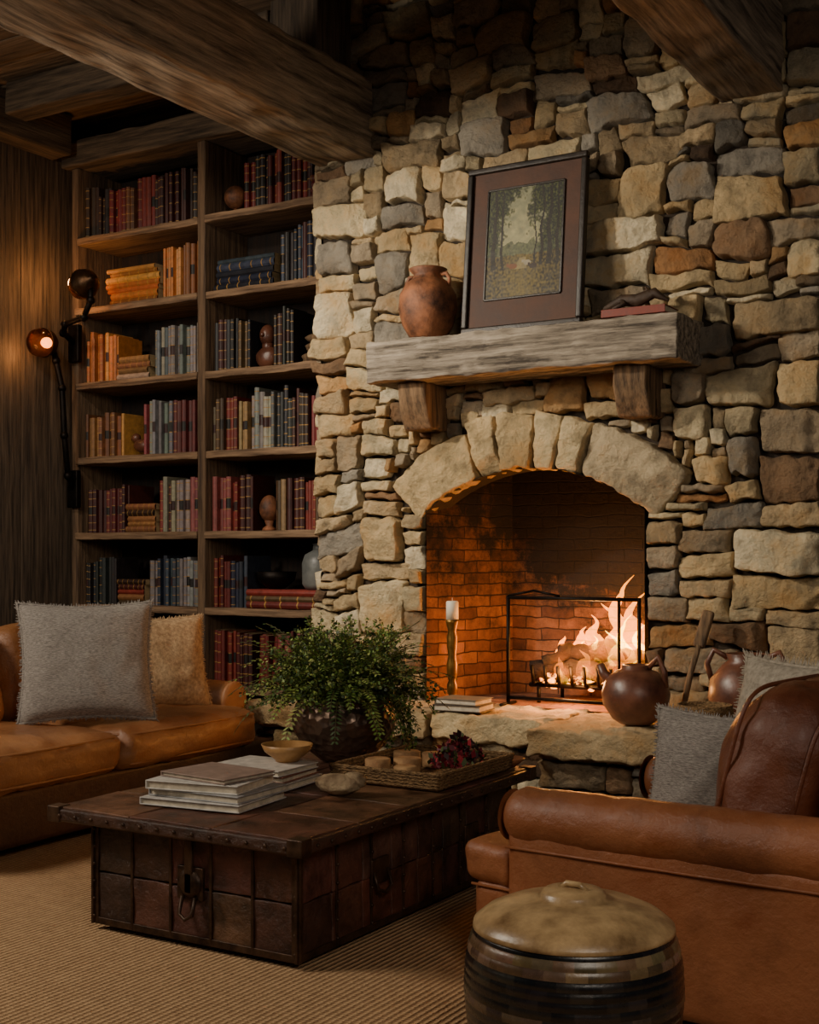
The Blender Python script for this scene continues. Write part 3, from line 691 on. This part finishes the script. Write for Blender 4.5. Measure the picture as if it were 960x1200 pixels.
# ---------------------------------------------------------------- drum stool
dr=P('ceramic_drum_jar',(-1.15,2.57,.012));random.seed(31)
base=[(.15,0),(.17,.01),(.205,.08),(.228,.17),(.236,.25),(.233,.31),(.226,.35),(.215,.38),(.205,.392)]
def rad(z):
    for (r0,z0),(r1,z1) in zip(base[:-1],base[1:]):
        if z0<=z<=z1: return r0+(r1-r0)*(z-z0)/(z1-z0)
    return base[-1][0]
RH=.0196;NR=20;SEG=160
prof=[];rows=[]
for r in range(NR):   # each ring is a shallow convex course
    for t in (0.04,.2,.5,.8,.96):
        z=(r+t)*RH;prof.append((rad(z)+.0022*math.sin(math.pi*t),z));rows.append(r)
v,f=lathe(prof,SEG)
m=M();m.add(([(x,y,z) for x,y,z in v],f))
blk={}
def bcol(r,i):
    k=(r,(i+r*3)//5)
    if k not in blk:
        if r in(17,18): c=random.choice([C(112,92,68),C(88,70,50),C(130,108,80)])
        elif r in(12,7): c=random.choice([C(70,60,50),C(48,42,38),C(88,74,58)])
        else: c=random.choice([C(22,21,22),C(30,28,28),C(18,18,20),C(40,36,33)])
        blk[k]=hue(c,.18)
    return blk[k]
m.c=[bcol(rows[j],i) for j in range(len(prof)-1) for i in range(SEG)]
m.add(lathe([(.001,0),(.15,.0005)],40),C(20,20,20))
m.obj('jar_body',nmat('black_crackle_glaze',None,attr=True,scale=20,vary=.35,rough=.28,bump=.3,bscale=40,bd=.004,rvar=.1,coat=.3),dr)
m=M();m.add(lathe([(.207,.380),(.218,.384),(.216,.394),(.19,.415),(.15,.432),(.09,.444),(.072,.446),(.07,.456),(.062,.463),(.02,.466),(.001,.466)],72,nz=.006))
m.add(tube([(-.03,0,.462),(-.015,0,.474),(.015,0,.474),(.03,0,.462)],.007,8))
m.obj('lid',nmat('tan_lid_glaze',C(116,90,60),C(206,174,126),scale=7,rough=.32,bump=.3,bscale=20,bd=.006,coat=.2),dr)

# ---------------------------------------------------------------- mantel objects
va=P('terracotta_vase',(-3.22,5.46,2.256))
m=M();m.add(lathe([(.001,0),(.08,0),(.09,.01),(.125,.07),(.145,.15),(.14,.22),(.11,.275),(.075,.30),(.07,.32),(.095,.345),(.088,.35),(.062,.325),(.06,.3),(.001,.29)],48,nz=.03))
for s in(-1,1): m.add(tube([(s*.075,0,.315),(s*.105,0,.318),(s*.122,0,.29),(s*.118,0,.255)],.010,10))
m.obj('vase_body',terr,va)
pf=P('framed_landscape_painting',(-2.715,5.46,2.260));pf.rotation_euler=(-.10,0,0)
m=M();W,H=.63,.82;b=.030
darkw=nmat('dark_frame_wood',C(20,15,12),C(48,38,30),scale=8,rough=.45,bump=.3)
for x0,x1,z0,z1 in((-W/2,W/2,0,b),(-W/2,W/2,H-b,H),(-W/2,-W/2+b,b,H-b),(W/2-b,W/2,b,H-b)): m.add(bb(x0,x1,-.018,.022,z0,z1,.008,(2,2,2)))
m.obj('frame',darkw,pf)
m=M();m.add(box(-W/2+b,W/2-b,-.0,.012,b,H-b));m.obj('mat_board',nmat('brown_mat',C(60,39,30),C(88,58,43),rough=.7,bump=.2),pf,smooth=False)
m=M();iw,ih=.20,.27;zc=H/2+.02
for s in(-1,1):
    m.add(bb(s*iw-.005,s*iw+.005,-.008,.0,zc-ih,zc+ih,.002));m.add(bb(-iw,iw,-.008,0,zc+s*ih-.005,zc+s*ih+.005,.002))
m.obj('inner_fillet',darkw,pf)
m=M();n1,n2=110,150
V3=lambda r,g,b:Vector(C(r,g,b)[:3])
cl=lambda x:max(0,min(1,x))
for j in range(n2):
    for i in range(n1):
        u=i/n1*2-1;v=j/n2*2-1
        f1=N(u*2.6,v*2.2,4);f2=N(u*7,v*8,4);f3=N(u*18,v*22,2);f4=N(u*36,v*40,6)
        edge=abs(u+.08)*1.25+max(0,v-.35)*.9+.45*f1+.35*f2
        fol=cl((edge-.46)*5+1.5*f3)
        sky=V3(140,140,108).lerp(V3(192,182,134),cl(.5-v*.6+f2*.6))
        c=sky.lerp(V3(22,26,16).lerp(V3(84,90,44),cl(.28+f3*1.1+f4*.8)),fol)
        if v<-.02+.12*f2: c=c.lerp(V3(54,64,42).lerp(V3(96,104,70),cl(.5+f3*1.4)),.85*(1-fol*.5))
        if v<-.24+.05*N(u*3,0,7): c=V3(32,26,14).lerp(V3(120,104,50),cl(.3+.5*math.exp(-(u+.05)**2*4)+f3*.9))
        if -.5<v<-.3 and abs(u+.05-.25*(v+.4))<.09+.35*(-.3-v): c=c.lerp(V3(160,144,100),.6)
        for tx,tw in((-.8,.05),(-.58,.03),(.46,.032),(.66,.05),(.86,.035),(.28,.016)):
            if abs(u-(tx+.07*N(v*2.5,tx*9,1)))<tw*(1.1-.45*v) and v>-.48: c=V3(18,15,10).lerp(V3(56,46,30),cl(f4+.3))
        for cx,cy,cw,chh,cc in((-.28,-.44,.12,.05,(120,74,40)),(.1,-.40,.10,.045,(160,150,126)),(.26,-.47,.10,.05,(54,38,26))):
            if ((u-cx)/cw)**2+((v-cy)/chh)**2<1 or (abs(u-cx+cw*1.1)<.03 and abs(v-cy-.03)<.03): c=V3(*cc)
        c=c*.85
        x0,x1=-iw+2*iw*i/n1,-iw+2*iw*(i+1)/n1;z0,z1=zc-ih+2*ih*j/n2,zc-ih+2*ih*(j+1)/n2
        m.add(([(x0,-.003,z0),(x1,-.003,z0),(x1,-.003,z1),(x0,-.003,z1)],[(0,1,2,3)]),(c.x,c.y,c.z,1))
m.obj('canvas',attrm,pf)
bk=P('leather_bound_book',(-2.12,5.46,2.260))
m=M();flatbook(m,.17,.30,.035,C(130,54,38),TR((0,0,0),(0,0,math.pi/2)));m.obj('volume',attrm,bk,smooth=False)
m=M()
m.add(tube([(-.16,0,.02),(-.08,.02,.06),(0,0,.045),(.08,.01,.075),(.15,-.01,.03)],[.012,.026,.032,.024,.006],10));m.add(tube([(0,0,.06),(.04,.03,.09),(.03,.02,.11)],[.016,.012,.004],8))
m.add(tube([(-.08,.02,.06),(-.05,-.03,.03),(-.1,-.05,.01)],[.016,.012,.005],8));m.obj('driftwood',nmat('dark_driftwood',C(34,24,17),C(86,62,42),bump=.6),loc=(-2.14,5.48,2.296))

# ---------------------------------------------------------------- hearth objects
HT=.472
cs=P('candlestick',(-3.06,5.42,HT))
m=M();m.add(lathe([(.001,0),(.045,0),(.045,.01),(.024,.03),(.018,.05),(.026,.07),(.026,.10),(.018,.12),(.026,.15),(.028,.2),(.020,.24),(.026,.28),(.028,.33),(.020,.36),(.032,.40),(.034,.415),(.001,.415)],24));m.obj('stick',brass,cs)
m=M();m.add(lathe([(.001,.415),(.030,.415),(.030,.50),(.024,.505),(.001,.50)],20));m.add(tube([(0,0,.50),(0,0,.52)],.0015,5));m.obj('candle',wax,cs)
stack('hearth_books',-2.93,5.30,HT,[(.24,.18,.03,C(70,56,44),.1,0,0),(.22,.17,.026,C(120,108,90),0,0,0)])
jg=P('clay_kettle',(-2.06,5.26,HT))
m=M();m.add(lathe([(.001,0),(.07,0),(.10,.02),(.14,.08),(.148,.13),(.13,.19),(.09,.225),(.06,.235),(.06,.25),(.052,.255),(.045,.24),(.001,.235)],40))
m.add(tube([(-.11,0,.17),(-.15,0,.21),(-.165,0,.25)],[.03,.022,.018],12));m.add(tube([(.06,0,.24),(.10,0,.29),(.13,0,.23),(.135,0,.16)],.013,10));m.obj('kettle_body',rust,jg)
m=M();m.add(tube([(0,0,.0),(.03,.04,.2),(.06,.07,.33)],[.014,.014,.012],10));m.add(rbox(.055,.03,.17,.014,(3,2,5)),T=TR((.075,.09,.40),(-.15,.25,0)));m.obj('wooden_paddle',corbw,loc=(-1.92,5.43,HT))
gj=P('handled_clay_pot',(-1.62,5.40,HT))
m=M();m.add(lathe([(.001,0),(.08,0),(.13,.04),(.16,.12),(.15,.20),(.10,.26),(.075,.28),(.085,.31),(.078,.31),(.065,.28),(.001,.27)],40))
for s in(-1,1): m.add(tube([(s*.08,0,.29),(s*.14,0,.32),(s*.17,0,.26),(s*.15,0,.19)],.013,10))
m.obj('pot_body',rust,gj)
m=M();m.add(lathe([(.001,0),(.07,0),(.10,.03),(.115,.09),(.11,.12),(.104,.12),(.1,.09),(.001,.03)],36));m.obj('woven_bowl',wicker,loc=(-1.70,5.10,HT))

# ---------------------------------------------------------------- fire
fs=P('fireplace_screen',(0,0,HZ))
m=M();SX0,SX1,SY=-2.88,-2.20,5.66;t=.008
def bar(a,b,r=.008): m.add(tube([a,b],r,8))
for x in(SX0,SX1): bar((x,SY,0),(x,SY,.54),.010);bar((x,SY-.08,.01),(x,SY+.08,.01),.008)
for x in(-2.3,): bar((x,SY,.0),(x,SY,.54))
for z in(.04,.53): bar((SX0,SY,z),(SX1,SY,z),.009)
bar((SX0,SY,.54),(SX0+.14,SY,.565),.006);bar((SX0+.14,SY,.565),(SX0+.28,SY,.54),.006)
m.obj('frame',iron,fs)
gr=P('fire_grate',(0,0,HZ))
m=M()
for i in range(9):
    x=-2.82+i*.07;bar((x,5.82,.1),(x,6.14,.1),.009);bar((x,5.82,.1),(x,5.80,.19),.009)
for y in(5.84,6.12): bar((-2.85,y,.09),(-2.22,y,.09),.011)
for x in(-2.8,-2.28):
    for y in(5.84,6.12): bar((x,y,0),(x,y,.09),.010)
m.obj('bars',iron,gr)
lg=P('burning_logs',(0,0,HZ))
m=M();random.seed(4)
for a,b,r in(((-2.86,5.9,.16),(-2.24,5.95,.16),.05),((-2.8,6.05,.16),(-2.22,6.03,.17),.055),((-2.74,5.96,.25),(-2.26,6.02,.23),.042),((-2.8,5.88,.20),(-2.5,6.1,.29),.03)):
    n_=24;pts=[tuple(Vector(a).lerp(Vector(b),i/n_)+Vector((0,.014*N(i*.5,r*50),.014*N(i*.5,r*90)))) for i in range(n_+1)]
    m.add(tube(pts,[r*(1+.3*N(i*.9,a[0]*5)) for i in range(n_+1)],14))
m.obj('logs',char,lg)
def emis(name,c,s):
    mt=bpy.data.materials.new(name);mt.use_nodes=True;n=mt.node_tree.nodes;l=mt.node_tree.links
    b=n['Principled BSDF'];nz=n.new('ShaderNodeTexNoise');nz.inputs['Scale'].default_value=30
    tc=n.new('ShaderNodeTexCoord');l.new(tc.outputs['Object'],nz.inputs[0])
    rp=n.new('ShaderNodeValToRGB');rp.color_ramp.elements[0].position=.4;rp.color_ramp.elements[0].color=(0.01,0,0,1);rp.color_ramp.elements[1].position=.7;rp.color_ramp.elements[1].color=c
    l.new(nz.outputs['Fac'],rp.inputs[0]);l.new(rp.outputs[0],b.inputs['Emission Color']);b.inputs['Emission Strength'].default_value=s;b.inputs['Base Color'].default_value=(.02,.01,.01,1);return mt
m=M()
for i in range(110): m.add(sph(U(.012,.026),(U(-2.82,-2.25),U(5.84,6.12),U(.08,.14)),(1,1,.7),seg=8,nz=.4))
m.obj('embers',emis('glowing_embers',(1,.28,.03,1),10),lg)
def flame(name,c,s):
    mt=bpy.data.materials.new(name);mt.use_nodes=True;n=mt.node_tree.nodes;l=mt.node_tree.links
    n.remove(n['Principled BSDF']);e=n.new('ShaderNodeEmission');e.inputs['Color'].default_value=c;e.inputs['Strength'].default_value=s
    l.new(e.outputs[0],n['Material Output'].inputs['Volume']);return mt
fo_=flame('flame_outer',(1,.27,.006,1),11);fi_=flame('flame_inner',(1,.56,.015,1),20)
def tongue(x,y,z,h,r,sd,k=1):
    pts=[];rd=[]
    for i in range(21):
        t=i/20;pts.append((x+.12*h/.4*N(t*2.4,sd)*t*2,y+.03*N(t*2,sd+5)*t,z+h*t));rd.append(max(.0008,r*k*(math.sin(math.pi*min(1,t*1.0)**.62)*.9+.12)*(1-t)**.4*(1+.35*N(t*6,sd+9))))
    return tube(pts,rd,16,.6)
m1,m2=M(),M()
for x,y,z,h,r,sd in((-2.38,5.98,.16,.48,.055,1.3),(-2.46,5.96,.16,.34,.065,2.1),(-2.31,6.0,.16,.40,.06,3.7),(-2.54,5.97,.18,.26,.06,4.4),(-2.25,5.96,.18,.30,.045,5.2),(-2.63,5.98,.2,.18,.055,6.1),(-2.43,5.90,.10,.26,.055,7.7),(-2.33,5.88,.09,.24,.05,8.8),(-2.72,5.95,.2,.13,.045,9.9),(-2.56,5.87,.09,.18,.06,10.9),(-2.68,5.86,.09,.14,.05,12.9)):
    m1.add(tongue(x,y,z,h,r,sd));m2.add(tongue(x,y,z,h*.6,r*.5,sd))
m1.obj('outer_flames',fo_,lg);m2.obj('inner_flames',fi_,lg)

# ---------------------------------------------------------------- wall sconces
def mkem(name,c,s):
    mt=bpy.data.materials.new(name);mt.use_nodes=True;b=mt.node_tree.nodes['Principled BSDF'];b.inputs['Emission Color'].default_value=c;b.inputs['Emission Strength'].default_value=s;b.inputs['Base Color'].default_value=c;return mt
amber=mkem('amber_bulb',(1,.33,.05,1),6)
smoke=bpy.data.materials.new('amber_glass');smoke.use_nodes=True;_b=smoke.node_tree.nodes['Principled BSDF'];_b.inputs['Base Color'].default_value=(.75,.42,.22,1);_b.inputs['Transmission Weight'].default_value=1;_b.inputs['Roughness'].default_value=.12;_b.inputs['IOR'].default_value=1.15
def sconce(loc,pts,shade,sdir):
    e=P('wall_sconce',loc);m=M();m.add(tube(pts,.019,10))
    p0=pts[0];m.add(bb(p0[0]-.045,p0[0]+.045,p0[1]-.02,p0[1]+.02,p0[2]-.12,p0[2]+.12,.008))
    for q in pts[1:-1]: m.add(sph(.027,q,seg=12))
    m.obj('iron_arm',iron,e)
    m=M();m.add(lathe([(.001,-.06),(.022,-.058),(.03,-.04),(.05,-.03),(.078,.0),(.09,.045),(.094,.05),(.086,.05),(.07,.005),(.03,-.02),(.001,-.025)],30),T=TR(shade,sdir));m.obj('bronze_hood',bronze,e)
    m=M();m.add(sph(.028,(0,0,.030),seg=16),T=TR(shade,sdir));m.obj('bulb',amber,e)
    m=M();m.add(lathe([(.083,.045),(.09,.075),(.08,.115),(.05,.14),(.001,.15)],28),T=TR(shade,sdir));m.obj('glass_globe',smoke,e)
    return e
sconce((-6.1,5.85,0),[(-.03,.08,1.62),(.0,-.0,1.7),(.02,-.05,1.95),(-.0,-.05,2.25),(-.02,-.08,2.42),(-.03,-.10,2.50)],(-.04,-.12,2.53),(1.7,0,.0))
sconce((-6.1,5.85,0),[(-.02,.08,2.55),(.0,-.04,2.60),(.08,-.1,2.64),(.26,-.12,2.66),(.32,-.12,2.76),(.32,-.12,2.84)],(.30,-.12,2.88),(0,-1.75,-.25))

# ---------------------------------------------------------------- lights
def area(name,loc,tgt,size,e,col):
    d=bpy.data.lights.new(name,'AREA');d.energy=e;d.size=size;d.color=col;o=bpy.data.objects.new(name,d);bpy.context.collection.objects.link(o);o.location=loc
    o.rotation_euler=(Vector(tgt)-Vector(loc)).to_track_quat('-Z','Y').to_euler();return o
def point(name,loc,e,col,r=.05):
    d=bpy.data.lights.new(name,'POINT');d.energy=e;d.color=col;d.shadow_soft_size=r;o=bpy.data.objects.new(name,d);bpy.context.collection.objects.link(o);o.location=loc;return o
def spot(name,loc,tgt,e,col,ang,r=.1,bl=.6):
    d=bpy.data.lights.new(name,'SPOT');d.energy=e;d.color=col;d.spot_size=math.radians(ang);d.spot_blend=bl;d.shadow_soft_size=r;o=bpy.data.objects.new(name,d);bpy.context.collection.objects.link(o);o.location=loc
    o.rotation_euler=(Vector(tgt)-Vector(loc)).to_track_quat('-Z','Y').to_euler();return o
spot('chimney_key_added',(-4.75,3.0,3.15),(-2.85,5.6,1.72),390,(1,.87,.69),75,.09,1.0)  # added key spot for the stone wall, not a fitting in the room
area('window_light_assumed',(-4.9,1.2,3.0),(-2.4,4.4,.5),.9,88,(1,.88,.72))  # added area light for an assumed, unseen window; no window is built
area('room_fill_added',(.9,.3,2.6),(-2.4,3.4,.4),1.1,46,(1,.87,.72))  # added fill from the camera side, stands for no actual lamp
point('fire_glow',(-2.45,5.88,.88),21,(1,.39,.09),.08)
point('fire_glow',(-2.6,5.74,.64),15,(1,.40,.11),.06)
point('sconce_light',(-6.0,5.68,2.90),5.0,(1,.45,.14),.04)
point('sconce_light',(-6.12,5.52,2.44),2.0,(1,.45,.14),.04)
spot('bookcase_fill_added',(-4.7,3.4,3.7),(-5.1,6,1.7),98,(1,.83,.66),68)  # added spot that lifts the books, no such fitting on the ceiling
w=bpy.data.worlds.new('World');bpy.context.scene.world=w;w.use_nodes=True;w.node_tree.nodes['Background'].inputs[0].default_value=(.55,.6,.75,1);w.node_tree.nodes['Background'].inputs[1].default_value=.03
# ---------------------------------------------------------------- camera
cd=bpy.data.cameras.new('camera');cam=bpy.data.objects.new('camera',cd);bpy.context.collection.objects.link(cam)
cam.location=(0,0,1.2);cam.rotation_euler=(math.pi/2,0,math.radians(31.35));cd.lens=45.3;cd.sensor_width=36;cd.shift_y=.0417;cd.clip_start=.05
bpy.context.scene.camera=cam
